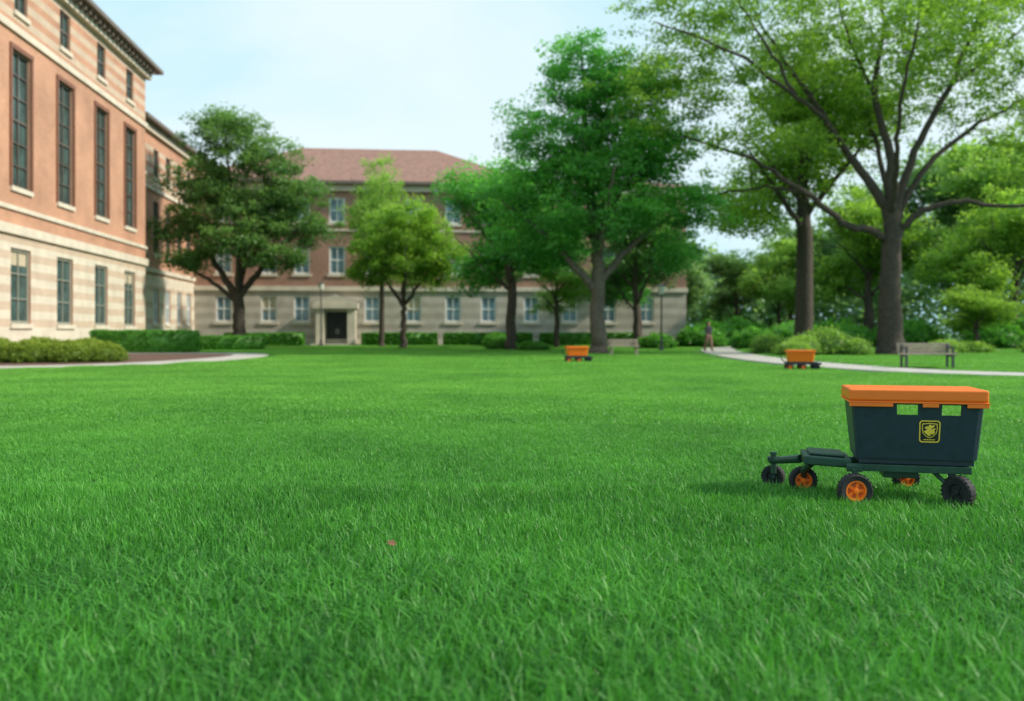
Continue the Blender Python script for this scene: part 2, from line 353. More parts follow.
lobes=[(-.7,0,13.2,2.3,2.1,2.5),(1.4,0,12.0,2.7,2.4,2.0),(-2.2,0,10.2,2.9,2.6,1.9),(2.2,0,9.6,3.0,2.8,2.0),(0,0,8.6,3.6,3,2.2),(-3.6,0,7.8,2.4,2.2,1.5),(3.9,0,7.2,2.2,2.1,1.6),(0,-1.5,6.6,3.4,2.2,1.4),(-3.8,0,5.6,2.1,1.8,1.2),(3.7,0,5.0,1.8,1.6,1.0),(-1.8,0,5.2,2,1.8,1.0),(2.7,0,13.0,1.4,1.3,1.2)]
mid=build_tree(limbs,lobes,740,118,.7,.165,ML_deep,M_bark2,.05,.3,3.6,.58)
place_tree('broadleaf_tree',mid,(4.15,43,0),0,1,'tall broadleaf tree with deep green crown on the lawn')
def generic(h,w,trunk_r,lm,bk,n,per,lsize,clear=.25,clr=.6,seedshift=0,top=.8):
    c=h*clear
    limbs=[[(0,0,-.1,trunk_r*1.4),(0,0,.3,trunk_r),(.05,0,c,trunk_r*.8),(-.05,.1,h*.5,trunk_r*.5),(.1,0,h*top,trunk_r*.12)]]
    for k in range(7):
        a=k*2.4+rng.uniform(0,.5)+seedshift; z0=c+(h*.3)*k/7; l=w*rng.uniform(.35,.46)
        limbs.append([(0,0,z0,trunk_r*.38),(math.cos(a)*l*.4,math.sin(a)*l*.4,z0+h*.1,trunk_r*.24),(math.cos(a)*l,math.sin(a)*l,z0+h*rng.uniform(.15,.3),trunk_r*.07)])
    lobes=[(0,0,h*.66,w*.3,w*.3,h*.26)]
    for k in range(8):
        a=k*2.4+seedshift; r=w*rng.uniform(.2,.32); z=h*(.38+.42*((k*5)%8)/8)
        s=1.15-.5*max(0,(z/h-.5))*2
        lobes.append((math.cos(a)*r*s,math.sin(a)*r*s,z,w*.22,w*.22,h*.12))
    return build_tree(limbs,lobes,n,per,clr,lsize,lm,bk,.05,.2,c*.95,.6)
limbs=[[(0,0,-.1,.6),(0,0,.4,.42),(.1,0,2,.38),(0,0,3.6,.34)],
 [(0,0,3.2,.26),(-1.2,0,5,.2),(-2.4,.1,7.2,.14),(-3.8,0,9.4,.05)],[(0,0,3.3,.28),(.3,0,6,.2),(-.4,.1,9,.14),(-.8,0,13.6,.05)],
 [(0,0,3.2,.25),(1.4,.2,5,.18),(3,.2,6.9,.12),(4.8,0,8.4,.05)],[(0,0,3.4,.2),(.5,-1.8,6,.13),(.4,-3.3,8,.05)],
 [(0,0,2.9,.17),(-1.8,-.4,4.4,.12),(-4,-.6,5.6,.05)],[(.3,0,6,.15),(1.7,.4,8.4,.1),(2.4,.5,11,.04)],[(0,0,3.4,.2),(-.5,1.8,6,.13),(-.6,3.3,8.5,.05)]]
lobes=[(-1.0,0,13.8,3.0,2.4,1.8),(1.9,0,11.8,2.7,2.2,1.5),(-2.2,0,10.6,2.8,2.4,1.8),(3.4,0,9.8,2.8,2.2,1.5),(-3.4,0,7.7,2.3,2,1.5),(4.0,0,7.6,2.5,2.1,1.4),(.4,0,8.6,3.0,2.6,1.8),(2.6,-1,5.8,2.3,2,1.1),(-2.6,-.6,5.6,2.0,1.8,1.1),(.4,-2,6.6,2.3,1.6,1.2)]
oak=build_tree(limbs,lobes,660,98,.7,.185,ML_oak,M_bark,.06,.25,3.8,.58)
place_tree('oak_tree',oak,(-17.5,57.5,0),0,1,'dark green oak tree with low forking limbs beside the brick hall')
limbs=[[(0,0,-.1,.3),(0,0,.3,.21),(.05,0,1.8,.18),(0,0,2.9,.16)],[(0,0,2.7,.13),(-1,0,4.2,.1),(-2.2,0,6,.04)],[(0,0,2.8,.14),(0,0,5.2,.1),(-.4,0,8.4,.03)],
 [(0,0,2.7,.13),(1.1,0,4.2,.1),(2.4,0,5.9,.04)],[(0,0,2.8,.1),(.3,-1.5,4.8,.06),(.4,-2.3,6,.03)],[(0,0,2.8,.1),(-.3,1.5,4.8,.06),(-.4,2.3,6,.03)]]
lobes=[(0,0,7.5,2.9,2.5,2.0),(-1.7,0,6.3,2.1,1.9,1.6),(1.9,0,6.3,2.2,1.9,1.7),(0,-.5,5.3,2.8,2.3,1.4),(2.2,0,4.9,1.6,1.5,1.1),(-2.1,0,4.9,1.6,1.5,1.1),(.4,0,8.4,1.8,1.6,1.2)]
lime=build_tree(limbs,lobes,420,110,.55,.155,ML_lime,M_bark,.045,.3,3.2,.7)
place_tree('young_tree',lime,(-7.0,58,0),0,1,'small rounded tree with fresh green crown in front of the building')
G_wood=generic(14,9,.3,ML_pale,M_bark,320,70,.2,.3,.75)
G_dark=generic(15,10,.34,ML_dark,M_bark,370,80,.26,.2,.9,1)
G_deep=generic(12,9,.3,ML_deep,M_bark,430,105,.175,.28,.77,2)
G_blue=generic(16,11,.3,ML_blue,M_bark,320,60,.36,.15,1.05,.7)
G_fresh=generic(13,10,.34,ML_fresh,M_bark,360,78,.24,.25,.87,1.6)
G_pale=generic(14,10.5,.3,ML_pale,M_bark,330,70,.3,.16,1.0,3.1)
G_tall=generic(19,10.5,.52,ML_fresh,M_bark,460,70,.22,.34,.9,2.6,.7)
place_tree('young_tree',G_wood,(-9.2,63.5,0),.5,(.68,.68,1.05),'slender tree with feathery light green top rising above the eave')
place_tree('broadleaf_tree',G_deep,(-.1,52,0),.4,(1.12,1.05,1.02),'dense green tree with dark trunk in front of the brick building')
place_tree('young_tree',G_wood,(3.0,60,0),1.9,(.7,.7,.55),'small light green tree with thin trunk near the building wall')
place_tree('broadleaf_tree',G_dark,(8.3,60,0),1.2,(.85,.85,.78),'shaded tree behind the lamp post near the building end')
place_tree('broadleaf_tree',G_tall,(15.9,49,0),.8,(1.0,1.0,1.0),'tall tree with straight dark trunk and light green crown')
place_tree('broadleaf_tree',G_deep,(9.6,68,0),2.4,(.9,.9,.9),'green tree beyond the end of the brick building')
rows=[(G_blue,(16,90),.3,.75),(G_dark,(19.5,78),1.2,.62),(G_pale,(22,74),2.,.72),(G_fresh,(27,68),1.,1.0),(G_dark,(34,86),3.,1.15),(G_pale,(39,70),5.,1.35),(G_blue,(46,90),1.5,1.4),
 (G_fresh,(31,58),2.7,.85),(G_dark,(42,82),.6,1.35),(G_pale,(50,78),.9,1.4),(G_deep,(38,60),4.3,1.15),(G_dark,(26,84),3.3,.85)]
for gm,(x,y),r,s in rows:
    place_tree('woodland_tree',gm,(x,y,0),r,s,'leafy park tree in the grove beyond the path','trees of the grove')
place_tree('ornamental_tree',G_fresh,(24,46.5,0),.3,(.42,.42,.29),'small round light green ornamental tree in the planting bed')
C=[];
for _ in range(2000):
    x=rng.uniform(4,120); y=rng.uniform(106,120); top=10+2*math.sin(x*.35)+1.5*math.sin(x*.13+1)+min(5,max(0,(x-32)*.3))
    C.append((x,y,rng.uniform(0,1)*top))
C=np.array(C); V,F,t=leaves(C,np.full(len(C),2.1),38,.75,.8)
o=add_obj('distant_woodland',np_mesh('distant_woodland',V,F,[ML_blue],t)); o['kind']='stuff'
# ------------------------------------------------------------------ shrubs / hedges
def hedge(name,x0,y0,x1,y1,w,h,label,lm=None,group=None,lsize=.09):
    L=hypot(x1-x0,y1-y0); a=math.atan2(y1-y0,x1-x0); mb=MB()
    mb.box(.05,L-.05,-w/2+.05,w/2-.05,0,h-.07,0)
    n=int((L*w+2*L*h+2*w*h)*30); P=[]
    for _ in range(n):
        f=random.random()*(L*w+2*L*h+2*w*h)
        if f<L*w: P.append((random.uniform(0,L),random.uniform(-w/2,w/2),h-.05+random.gauss(0,.008)))
        elif f<L*w+2*L*h: P.append((random.uniform(0,L),random.choice((-1,1))*w/2,random.uniform(.05,h-.05)))
        else: P.append((random.choice((0,L)),random.uniform(-w/2,w/2),random.uniform(.05,h-.05)))
    P=np.array(P); V,F,t=leaves(P,np.full(len(P),.08),12,lsize,.7,np.clip(rng.normal(.5,.1,len(P)),0,1))
    n0=len(mb.v); V=np.concatenate([np.array(mb.v),V]); F=np.concatenate([np.array(mb.f),F+n0]); t=np.concatenate([np.zeros(n0)+.35,t])
    o=add_obj(name,np_mesh(name,V,F,[lm or ML_hedge],t),None,(x0,y0,0),(0,0,a)); o['label']=label; o['category']='hedge'
    if group: o['group']=group
    return o
hedge('hedge',-20.6,44.4,-15.9,45.4,1.8,1.15,'long clipped green hedge beside the brick hall')
hedge('hedge',-18.4,51.0,-14.3,51.8,1.4,.85,'low clipped green hedge near the dark oak tree')
for x0,x1 in ((-21.5,-15.8),(-11.4,-5.8),(-5.2,1.5),(2.2,9.5)):
    yb=lambda x:69+.0967*(x+23.75)-1.6
    hedge('hedge',x0,yb(x0),x1,yb(x1),1.0,1.0,'low foundation hedge along the brick building wall',None,'foundation hedges',.14)
def shrub_mesh(w,h,lm,n,per,lsize,clr,lo=.7):
    d=rng.normal(size=(n,3)); d/=np.linalg.norm(d,axis=1)[:,None]; d[:,2]=np.abs(d[:,2]); r=rng.uniform(lo,1,n)
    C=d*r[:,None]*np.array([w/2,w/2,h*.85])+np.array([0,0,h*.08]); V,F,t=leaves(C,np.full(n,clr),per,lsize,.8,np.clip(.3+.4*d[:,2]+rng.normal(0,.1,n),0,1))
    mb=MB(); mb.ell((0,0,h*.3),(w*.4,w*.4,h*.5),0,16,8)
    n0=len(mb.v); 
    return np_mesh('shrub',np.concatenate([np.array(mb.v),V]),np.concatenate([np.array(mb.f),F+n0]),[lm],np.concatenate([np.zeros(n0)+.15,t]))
S1=shrub_mesh(2.0,.95,ML_shrub,420,26,.06,.12,.88); S2=shrub_mesh(2.0,1.0,ML_pale,200,30,.12,.3,.4); S3=shrub_mesh(2.2,1.2,ML_hedge,220,30,.12,.2)
def shrub(me,x,y,sx,sz,label,group): 
    o=add_obj('shrub',me,None,(x,y,0),(0,0,random.uniform(0,6))); o.scale=(sx,sx,sz); o['label']=label; o['category']='shrub'; o['group']=group
for x,y,s,z in ((-19.2,30.4,1.0,.85),(-17.9,30.7,1.0,.88),(-16.6,30.9,1.0,.86),(-15.3,31.1,.95,.85),(-14.3,31.6,.75,.78),(-19,32.8,1.0,1.0),(-17.4,33.2,1.1,.95),(-15.9,33.6,1.0,.9)):
    shrub(S1,x,y,s,z,'rounded yellow green clipped shrub in the mulch bed','shrubs of the mulch bed')
for x,y,s,z in ((12.2,39,.8,.7),(13.1,40.3,.9,.95),(14.4,40.6,.9,1.2),(13.4,42,.9,.9),(15.3,40,.7,.8),(14.9,42.8,1.1,1.3),(12.6,44,.9,1.0),(19.8,43,.8,.5),(21.5,44.5,1.0,.7),(23,45,1.0,.6),(19,39.5,.6,.4),(26,44,1.0,.7)):
    shrub(S2,x,y,s,z,'loose light green shrub in the planting under the big tree','shrubs under the big tree')
for x,y,s,z in ((9,56,1.1,.9),(15,56,1.3,1.2),(18,58,1.5,1.4),(22,60,1.6,1.4),(26,60,1.6,1.6),(30,56,1.7,1.5),(34,62,1.6,1.6),(-1,66,1.1,.9),(1.2,50.5,.8,.5),(-.6,53.5,.9,.6),(20,64,2,1.6),(24,66,2,1.8),(28,64,2.2,1.8),(38,66,2.4,2),(43,70,2.4,2),(13,62,1.6,1.3),(14.5,66,2,1.7),(17,68,2.2,1.9)):
    shrub(S3,x,y,s,z,'green rounded shrub at the edge of the lawn','shrubs round the lawn')
# ------------------------------------------------------------------ buildings
ROT=math.atan(.0967); CX,CY=-23.75,69
def cells(mb,f,u0,u1,z0,z1,ops,zl,band,inward,dep=.28,rm=0):
    us=sorted(set([u0,u1]+[a for o in ops for a in (o[0],o[1])])); zs=sorted(set([z0,z1]+[a for o in ops for a in (o[2],o[3])]+[z for z in zl if z0<z<z1]))
    for i in range(len(us)-1):
        for j in range(len(zs)-1):
            uc=(us[i]+us[i+1])/2; zc=(zs[j]+zs[j+1])/2
            if any(o[0]<uc<o[1] and o[2]<zc<o[3] for o in ops): continue
            mb.face([f(us[i],zs[j],0),f(us[i+1],zs[j],0),f(us[i+1],zs[j+1],0),f(us[i],zs[j+1],0)],band(zc))
    for a,b,c,d in [o[:4] for o in ops]:
        mb.face([f(a,c,0),f(a,c,dep),f(a,d,dep),f(a,d,0)],rm); mb.face([f(b,c,0),f(b,d,0),f(b,d,dep),f(b,c,dep)],rm)
        mb.face([f(a,d,0),f(a,d,dep),f(b,d,dep),f(b,d,0)],rm); mb.face([f(a,c,0),f(b,c,0),f(b,c,dep),f(a,c,dep)],rm)
def window_meshes(w,h,nx,nz,fm,gm,fw=.09,blind=0,sillm=M_stone,fy=.12):
    p=MB(); p.face([(-w/2,fy+.06,0),(w/2,fy+.06,0),(w/2,fy+.06,h),(-w/2,fy+.06,h)])
    if blind: p.face([(-w/2+fw,fy+.045,h*(1-blind)),(w/2-fw,fy+.045,h*(1-blind)),(w/2-fw,fy+.045,h),(-w/2+fw,fy+.045,h)],1)
    fr=MB(); y0,y1=fy-.03,fy+.055; e=.002
    fr.box(-w/2+e,-w/2+fw,y0,y1,e,h-e); fr.box(w/2-fw,w/2-e,y0,y1,e,h-e); fr.box(-w/2+fw,w/2-fw,y0,y1,e,fw); fr.box(-w/2+fw,w/2-fw,y0,y1,h-fw,h-e)
    for i in range(1,nx): x=-w/2+w*i/nx; fr.box(x-.03,x+.03,y0+.01,y1-.005,fw,h-fw)
    for j in range(1,nz): z=h*j/nz; t=.05 if (nz%2==0 and j==nz//2) else .025; fr.box(-w/2+fw,w/2-fw,y0+.015,y1-.008,z-t,z+t)
    s=MB(); s.box(-w/2-.12,w/2+.12,-.1,.08,-.2,-.003)
    return p.mesh('window',[gm,M_blind]),fr.mesh('frame',[fm]),s.mesh('sill',[sillm])
def put_window(ms,parent,loc,rz):
    o=add_obj('window',ms[0],parent,loc,(0,0,rz)); add_obj('frame',ms[1],o); add_obj('sill',ms[2],o); return o
def hip(mb,x0,x1,y0,y1,z,h,o=.8,along='y'):
    x0-=o;x1+=o;y0-=o;y1+=o; t=.22
    if along=='y':
        m=(x0+x1)/2; hw=(x1-x0)/2; A=(m,y0+hw,z+t+h); B=(m,y1-hw,z+t+h)
        c=[(x0,y0,z+t),(x1,y0,z+t),(x1,y1,z+t),(x0,y1,z+t)]
        mb.face([c[0],c[1],A]); mb.face([c[1],c[2],B,A]); mb.face([c[2],c[3],B]); mb.face([c[3],c[0],A,B])
    else:
        m=(y0+y1)/2; hw=min((y1-y0)/2,(x1-x0)/2-.3); A=(x0+hw,m,z+t+h); B=(x1-hw,m,z+t+h)
        c=[(x0,y0,z+t),(x1,y0,z+t),(x1,y1,z+t),(x0,y1,z+t)]
        mb.face([c[0],c[1],B,A]); mb.face([c[1],c[2],B]); mb.face([c[2],c[3],A,B]); mb.face([c[3],c[0],A])
    mb.box(x0,x1,y0,y1,z,z+t-.003,1)
hall=empty('brick_hall',(CX,CY,0),ROT,'long warm brick hall with tall windows and cream stone banding','building')
wy=[-45.2,-40.5,-35.8,-31.1,-26.4,-21.6,-17.0]
ops=[]
for y in wy: ops+= [(y-.95,y+.95,1.4,4.55),(y-.9,y+.9,7.1,12.8),(y-.62,y+.62,14.45,16.2)]
def band1(z):
    if z<.9: return 1
    if z<5.0: return 1 if int((z-.9)/.35)%2==0 else 2
    if 13.9<z<16.5: return 2 if int((z-14.05)/.35)%2==0 else 0
    return 0
mb=MB(); f=lambda u,z,d:(-d,u,z)
cells(mb,f,-52,-14.1,0,17,ops,[.9]+[.9+.35*i for i in range(1,13)]+[14.05+.35*i for i in range(0,8)],band1,None,.3,0)
cells(mb,lambda u,z,d:(u,-14.1,z),-14,0,0,17,[],[.9+.35*i for i in range(0,13)]+[14.05+.35*i for i in range(0,8)],band1,None)
cells(mb,lambda u,z,d:(u,-52,z),-14,0,0,17,[],[],lambda z:0,None)
mb.face([(-14,-52,0),(-14,-14.1,0),(-14,-14.1,17),(-14,-52,17)],0)
wy2=[-12.6,-9.8,-7.0,-4.2,-1.5]; ops2=[]
for y in wy2: ops2+=[(y-.6,y+.6,1.6,3.9),(y-.6,y+.6,6.2,9.6),(y-.55,y+.55,11.2,13.0)]
def band2(z):
    if z<.9 : return 1
    if z<4.8: return 1 if int((z-.9)/.35)%3!=2 else 2
    if 10.6<z<13.4: return 2 if int((z-10.6)/.35)%2==0 else 0
    return 0
cells(mb,lambda u,z,d:(-.6-d,u,z),-14.1,13.9,0,14.3,ops2,[.9+.35*i for i in range(0,12)]+[10.6+.35*i for i in range(0,9)],band2,None,.3,0)
mb.face([(-13.9,-14.1,0),(-13.9,13.9,0),(-13.9,13.9,14.3),(-13.9,-14.1,14.3)],0); mb.face([(-13.9,13.9,0),(-.6,13.9,0),(-.6,13.9,14.3),(-13.9,13.9,14.3)],0)
mb.obj('wall',[M_brick,M_stone,M_pinkst],hall)
mb=MB()
mb.box(.003,.14,-52,-13.95,5.1,5.5); mb.box(.003,.10,-52,-13.98,6.1,6.28); mb.box(.003,.12,-52,-13.97,13.5,13.8); mb.box(.003,.3,-52,-13.8,16.5,16.95)
mb.box(.003,.08,-52,-14.0,0,.5); mb.box(-.597,-.47,-14.0,-.01,4.9,5.2); mb.box(-.597,-.47,-14.0,-.01,10.2,10.45); mb.box(-.597,-.35,-14.0,-.01,13.85,14.25)
mb.box(-13.9,.0,-14.097,-13.95,16.5,16.95)
mb.obj('cornice',[M_stone],hall)
mb=MB(); mb.box(.31,.62,0,.18,16.72,16.96); bme=mb.mesh('eave_bracket',[M_soffit]); y=-47
while y<-14.2: add_obj('eave_bracket',bme,hall,(0,y,0)); y+=.65
mb=MB(); hip(mb,-14,0,-52,-14.1,17,3.6,.85,'y'); hip(mb,-13.9,-.6,-13.2,13.9,14.32,2.9,.7,'y'); mb.obj('roof',[M_roof,M_soffit],hall)
wl=[window_meshes(1.9,3.15,2,3,M_cream,M_glassd,.12,b) for b in (0,.22,.0)]
wt=window_meshes(1.8,5.7,2,6,M_dkframe,M_glassd,.11); wu=window_meshes(1.24,1.75,2,2,M_dkframe,M_glassd,.08)
for i,y in enumerate(wy):
    put_window(wl[(i*2+1)%3],hall,(0,y,1.4),math.pi/2); put_window(wt,hall,(0,y,7.1),math.pi/2); put_window(wu,hall,(0,y,14.45),math.pi/2)
for y in wy:
    mb=MB(); mb.box(.003,.07,y-1.08,y-.9,7.1,12.8); mb.box(.003,.07,y+.9,y+1.08,7.1,12.8); mb.box(.003,.08,y-1.08,y+1.08,12.803,13.0)
    mb.obj('window_surround',[M_redframe],hall)
w2=[window_meshes(1.2,2.3,2,2,M_white,M_glassl,.09),window_meshes(1.2,3.4,2,3,M_dkframe,M_glassd,.09),window_meshes(1.1,1.8,2,2,M_dkframe,M_glassd,.08)]
for y in wy2:
    for m,z in zip(w2,(1.6,6.2,11.2)): put_window(m,hall,(-.6,y,z),math.pi/2)
rear=empty('brick_academic_building',(CX,CY,0),ROT,'red brick building with hipped clay roof and stone ground floor','building')
xs=[1.6,5.0,7.5,10.2,12.9,16.1,19.2,22.0,25.4,28.5,31.6,34.7]
opsA=[]
for x in xs:
    if x!=10.2: opsA.append((x-.62,x+.62,1.83,3.87))
    else: opsA.append((x-.8,x+.8,0.02,2.6))
    opsA+=[(x-.62,x+.62,5.55,7.75),(x-.62,x+.62,9.55,11.5)]
b3=lambda z: 0 if z>4.25 else (1 if int(z/.42)%2==0 else 2)
zl3=[.42*i for i in range(1,11)]+[4.25]
mb=MB(); fa=lambda u,z,d:(u,d,z)
cells(mb,fa,-.59,38,0,12.5,opsA,zl3,b3,None,.3,0)
cells(mb,lambda u,z,d:(38,u,z),0,14,0,12.5,[],zl3,b3,None)
mb.face([(-.59,14,0),(38,14,0),(38,14,12.5),(-.59,14,12.5)],0)
mb.obj('wall',[M_brickb,M_stoneb,M_stonec],rear)
mb=MB()
mb.box(-.55,38.1,-.14,-.003,4.25,4.6); mb.box(-.55,38.07,-.10,-.003,8.9,9.05); mb.box(-.55,38.05,-.08,-.003,0,.5)
mb.box(-.55,38.12,-.3,-.003,12.0,12.48)
mb.obj('cornice',[M_stone],rear)
mb=MB(); hip(mb,-.5,25.0,0,14,12.5,4.0,.75,'x'); hip(mb,26.6,38,.3,13.7,12.5,2.0,.7,'x')
mb.obj('roof',[M_roof,M_soffit,M_brickb],rear)
wr=[window_meshes(1.24,2.04,2,2,M_white,M_glassl,.13),window_meshes(1.24,2.04,2,2,M_white,M_glassl,.13,.6)]
wr2=[window_meshes(1.24,2.2,2,2,M_white,M_glassl,.13),window_meshes(1.24,2.2,2,2,M_white,M_glassl,.13,.4)]; wr3=window_meshes(1.24,1.95,2,2,M_white,M_glassl,.13)
for i,x in enumerate(xs):
    if x!=10.2: put_window(wr[1 if i in (1,5,9) else 0],rear,(x,0,1.83),0)
    put_window(wr2[1 if i in (2,6) else 0],rear,(x,0,5.55),0); put_window(wr3,rear,(x,0,9.55),0)
mb=MB(); x=10.2
mb.box(x-1.5,x-.88,-1.2,-.15,0,2.85); mb.box(x+.88,x+1.5,-1.2,-.15,0,2.85); mb.box(x-1.7,x+1.7,-1.35,-.15,2.853,3.25)
mb.face([(x-1.7,-1.3,3.25),(x+1.7,-1.3,3.25),(x,-1.3,3.95)]); mb.face([(x-1.7,-1.3,3.25),(x,-1.3,3.95),(x,-.15,3.95),(x-1.7,-.15,3.25)]); mb.face([(x+1.7,-1.3,3.25),(x+1.7,-.15,3.25),(x,-.15,3.95),(x,-1.3,3.95)])
mb.box(x-1.8,x+1.8,-1.9,-1.353,0,.15)
mb.obj('portal',[M_stone],rear)
mb=MB(); mb.box(x-.78,x-.01,.18,.24,.03,2.58); mb.box(x+.01,x+.78,.18,.24,.03,2.58); d=mb.obj('door',[M_black],rear)
mb=MB(); mb.box(x-.1,x-.06,.12,.18,.9,1.3); mb.box(x+.06,x+.1,.12,.18,.9,1.3); mb.obj('handle',[M_lamp],d)
# ------------------------------------------------------------------ carts
def wheel_parts(r,w):
    t=MB(); prof=[(r*.62,-w*.42),(r*.9,-w*.5),(r*.985,-w*.34),(r,0),(r*.985,w*.34),(r*.9,w*.5),(r*.62,w*.42),(r*.62,-w*.42)]
    t.lathe(prof,'y',(0,0,0),32)
    for k in range(24):
        M=Matrix.Rotation(2*math.pi*k/24,4,'Y'); t.box(r*.965,r*1.02,-w*.42,w*.42,-.005,.005,0,M)
    h=MB(); h.lathe([(r*.62,-w*.38),(r*.62,w*.38),(r*.52,w*.38),(r*.47,w*.12),(r*.47,-w*.12),(r*.52,-w*.38),(r*.62,-w*.38)],'y',(0,0,0),32)
    h.lathe([(.001,-w*.45),(r*.16,-w*.43),(r*.18,-w*.28),(r*.18,w*.28),(r*.16,w*.43),(.001,w*.45)],'y',(0,0,0),20)
    for k in range(5):
        M=Matrix.Rotation(2*math.pi*k/5,4,'Y'); h.box(r*.12,r*.49,-w*.2,w*.2,-r*.09,r*.09,0,M)
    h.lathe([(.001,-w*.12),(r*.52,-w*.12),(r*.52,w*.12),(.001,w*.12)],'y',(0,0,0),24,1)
    return t,h
def put_wheel(parent,a,b,r,w,rz=0,rim=None):
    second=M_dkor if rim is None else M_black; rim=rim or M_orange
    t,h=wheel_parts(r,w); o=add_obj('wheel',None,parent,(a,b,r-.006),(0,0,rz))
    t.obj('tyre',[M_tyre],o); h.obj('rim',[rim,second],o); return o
def make_bin(mb,ops,x0,x1,y0,y1,z0,z1,ti,ch,opsf):
    def P(a,b,z):
        k=(z-z0)/(z1-z0); cx=(x0+x1)/2; cy=(y0+y1)/2; sx=1-ti*(1-k)*2/(x1-x0); sy=1-ti*(1-k)*2/(y1-y0)
        return (cx+(a-cx)*sx, cy+(b-cy)*sy, z)
    cells(mb,lambda u,z,d:P(u,y0+d,z),x0+ch,x1-ch,z0,z1,ops,[],lambda z:0,None,.012)
    cells(mb,lambda u,z,d:P(u,y1-d,z),x0+ch,x1-ch,z0,z1,opsf,[],lambda z:0,None,.012)
    cells(mb,lambda u,z,d:P(x0+d,u,z),y0+ch,y1-ch,z0,z1,[],[],lambda z:0,None); cells(mb,lambda u,z,d:P(x1-d,u,z),y0+ch,y1-ch,z0,z1,[],[],lambda z:0,None)
    for (xa,ya,xb,yb) in ((x0,y0+ch,x0+ch,y0),(x1-ch,y0,x1,y0+ch),(x1,y1-ch,x1-ch,y1),(x0+ch,y1,x0,y1-ch)):
        xm=(xa+xb)/2+((x0 if xa+xb<x0+x1 else x1)-(xa+xb)/2)*.3; ym=(ya+yb)/2+((y0 if ya+yb<y0+y1 else y1)-(ya+yb)/2)*.3
        for p,q in (((xa,ya),(xm,ym)),((xm,ym),(xb,yb))):
            mb.face([P(*p,z0),P(*q,z0),P(*q,z1),P(*p,z1)])
    mb.face([P(x0+ch,y0,z0),P(x1-ch,y0,z0),P(x1,y0+ch,z0),P(x1,y1-ch,z0),P(x1-ch,y1,z0),P(x0+ch,y1,z0),P(x0,y1-ch,z0),P(x0,y0+ch,z0)])
    return P
def lid(parent,x0,x1,y0,y1,z0,z1,m,lips=()):
    mb=MB(); mb.box(x0,x1,y0,y1,z0+.012,z1); o=mb.obj('lid',[m],parent,bevel=.012)
    l2=MB(); l2.box(x0-.003,x1+.003,y0-.003,y1+.003,z0,z0+.0118)
    for a,b in lips: l2.box(a,b,y0-.003,y0+.012,z0-.022,z0-.0005)
    l2.obj('lid_rim',[m],o,bevel=.003); return o
TH=-math.atan2(.242,.970)
cart=empty('utility_cart',(2.075,5.5,0),TH,'wheeled utility cart with navy bin and orange lid on the lawn','cart')
mb=MB(); P=make_bin(mb,[(.258,.378,.55,.612),(.512,.622,.55,.612)],0,.75,0,.42,.280,.63,.034,.035,[(.24,.50,.44,.615),(.52,.71,.44,.615)])
binn=mb.obj('bin',[M_navy],cart)
lid(binn,-.014,.764,-.016,.436,.62,.704,M_orange,[(-.014,.235),(.40,.49),(.645,.764)])
mb=MB(); 
mb.box(0.05,.7,.06,.36,.243,.2795); mb.obj('bin_base',[M_navy],binn,bevel=.004)
em=MB(); cx,cz=.447,.452
def EP(x,z,o): 
    q=P(cx+x,0,cz+z); return (q[0],q[1]-o,q[2])
def rrect(w,h,r,n=5):
    pts=[]
    for sx,sy,a0 in ((1,-1,-90),(1,1,0),(-1,1,90),(-1,-1,180)):
        for k in range(n+1):
            a=math.radians(a0+90*k/n); pts.append((sx*(w-r)+r*math.cos(a),sy*(h-r)+r*math.sin(a)))
    return pts
def ring(po,pi,o,m):
    n=len(po)
    for i in range(n):
        j=(i+1)%n; em.face([EP(*po[i],o),EP(*po[j],o),EP(*pi[j],o),EP(*pi[i],o)],m)
em.face([EP(*p,.0015) for p in rrect(.063,.069,.018)],1)
ring(rrect(.061,.067,.018),rrect(.054,.060,.013),.003,0)
sh=[(-.044,.048),(-.022,.050),(0,.053),(.022,.050),(.044,.048),(.046,.016),(.040,-.012),(.022,-.031),(0,-.040),(-.022,-.031),(-.040,-.012),(-.046,.016)]
em.face([EP(x,z,.003) for x,z in sh],0)
em.face([EP(x*.88,(z-.008)*.88+.008,.0042) for x,z in sh],1)
for poly in ([(-.036,.000),(-.024,-.012),(-.010,-.024),(.004,-.028),(.006,-.014),(.020,-.018),(.032,-.004),(.026,.006),(.035,.020),(.020,.018),(.006,.008),(-.014,.014)],
             [(-.014,.014),(.006,.008),(.012,.020),(.026,.028),(.028,.040),(.012,.036),(-.002,.045),(-.008,.032),(-.022,.031),(-.032,.020)]):
    em.face([EP(x,z,.0054) for x,z in poly],0)
for k in range(7): em.face([EP(-.034+k*.010,-.0535,.003),EP(-.0275+k*.010,-.0535,.003),EP(-.0275+k*.010,-.0465,.003),EP(-.034+k*.010,-.0465,.003)],0)
em.obj('emblem',[M_yel,M_black],binn)
mb=MB(); mb.box(-.02,.68,.03,.06,.198,.241); mb.box(-.02,.68,.345,.375,.198,.241)
for a in (-.02,.2,.45,.65): mb.box(a,a+.03,.0605,.3445,.208,.238)
mb.box(-.03,.06,-.03,.029,.2,.238)
mb.tube([(.015,-.035,.22),(.015,-.035,.10)],[.018,.018],10); mb.tube([(.015,-.085,.10),(.015,.03,.10)],[.012,.012],10)
mb.tube([(.575,.08,.21),(.585,.06,.15),(.61,.06,.10)],[.024,.022,.016],10); mb.tube([(.47,.1,.21),(.56,.06,.12)],[.014,.014],8); mb.tube([(.41,.38,.21),(.41,.55,.1),(.41,.6,.09)],[.018,.016,.012],10)
mb.box(.20,.40,.12,.3,.15,.204)
mb.obj('frame',[M_green],cart,bevel=.004)
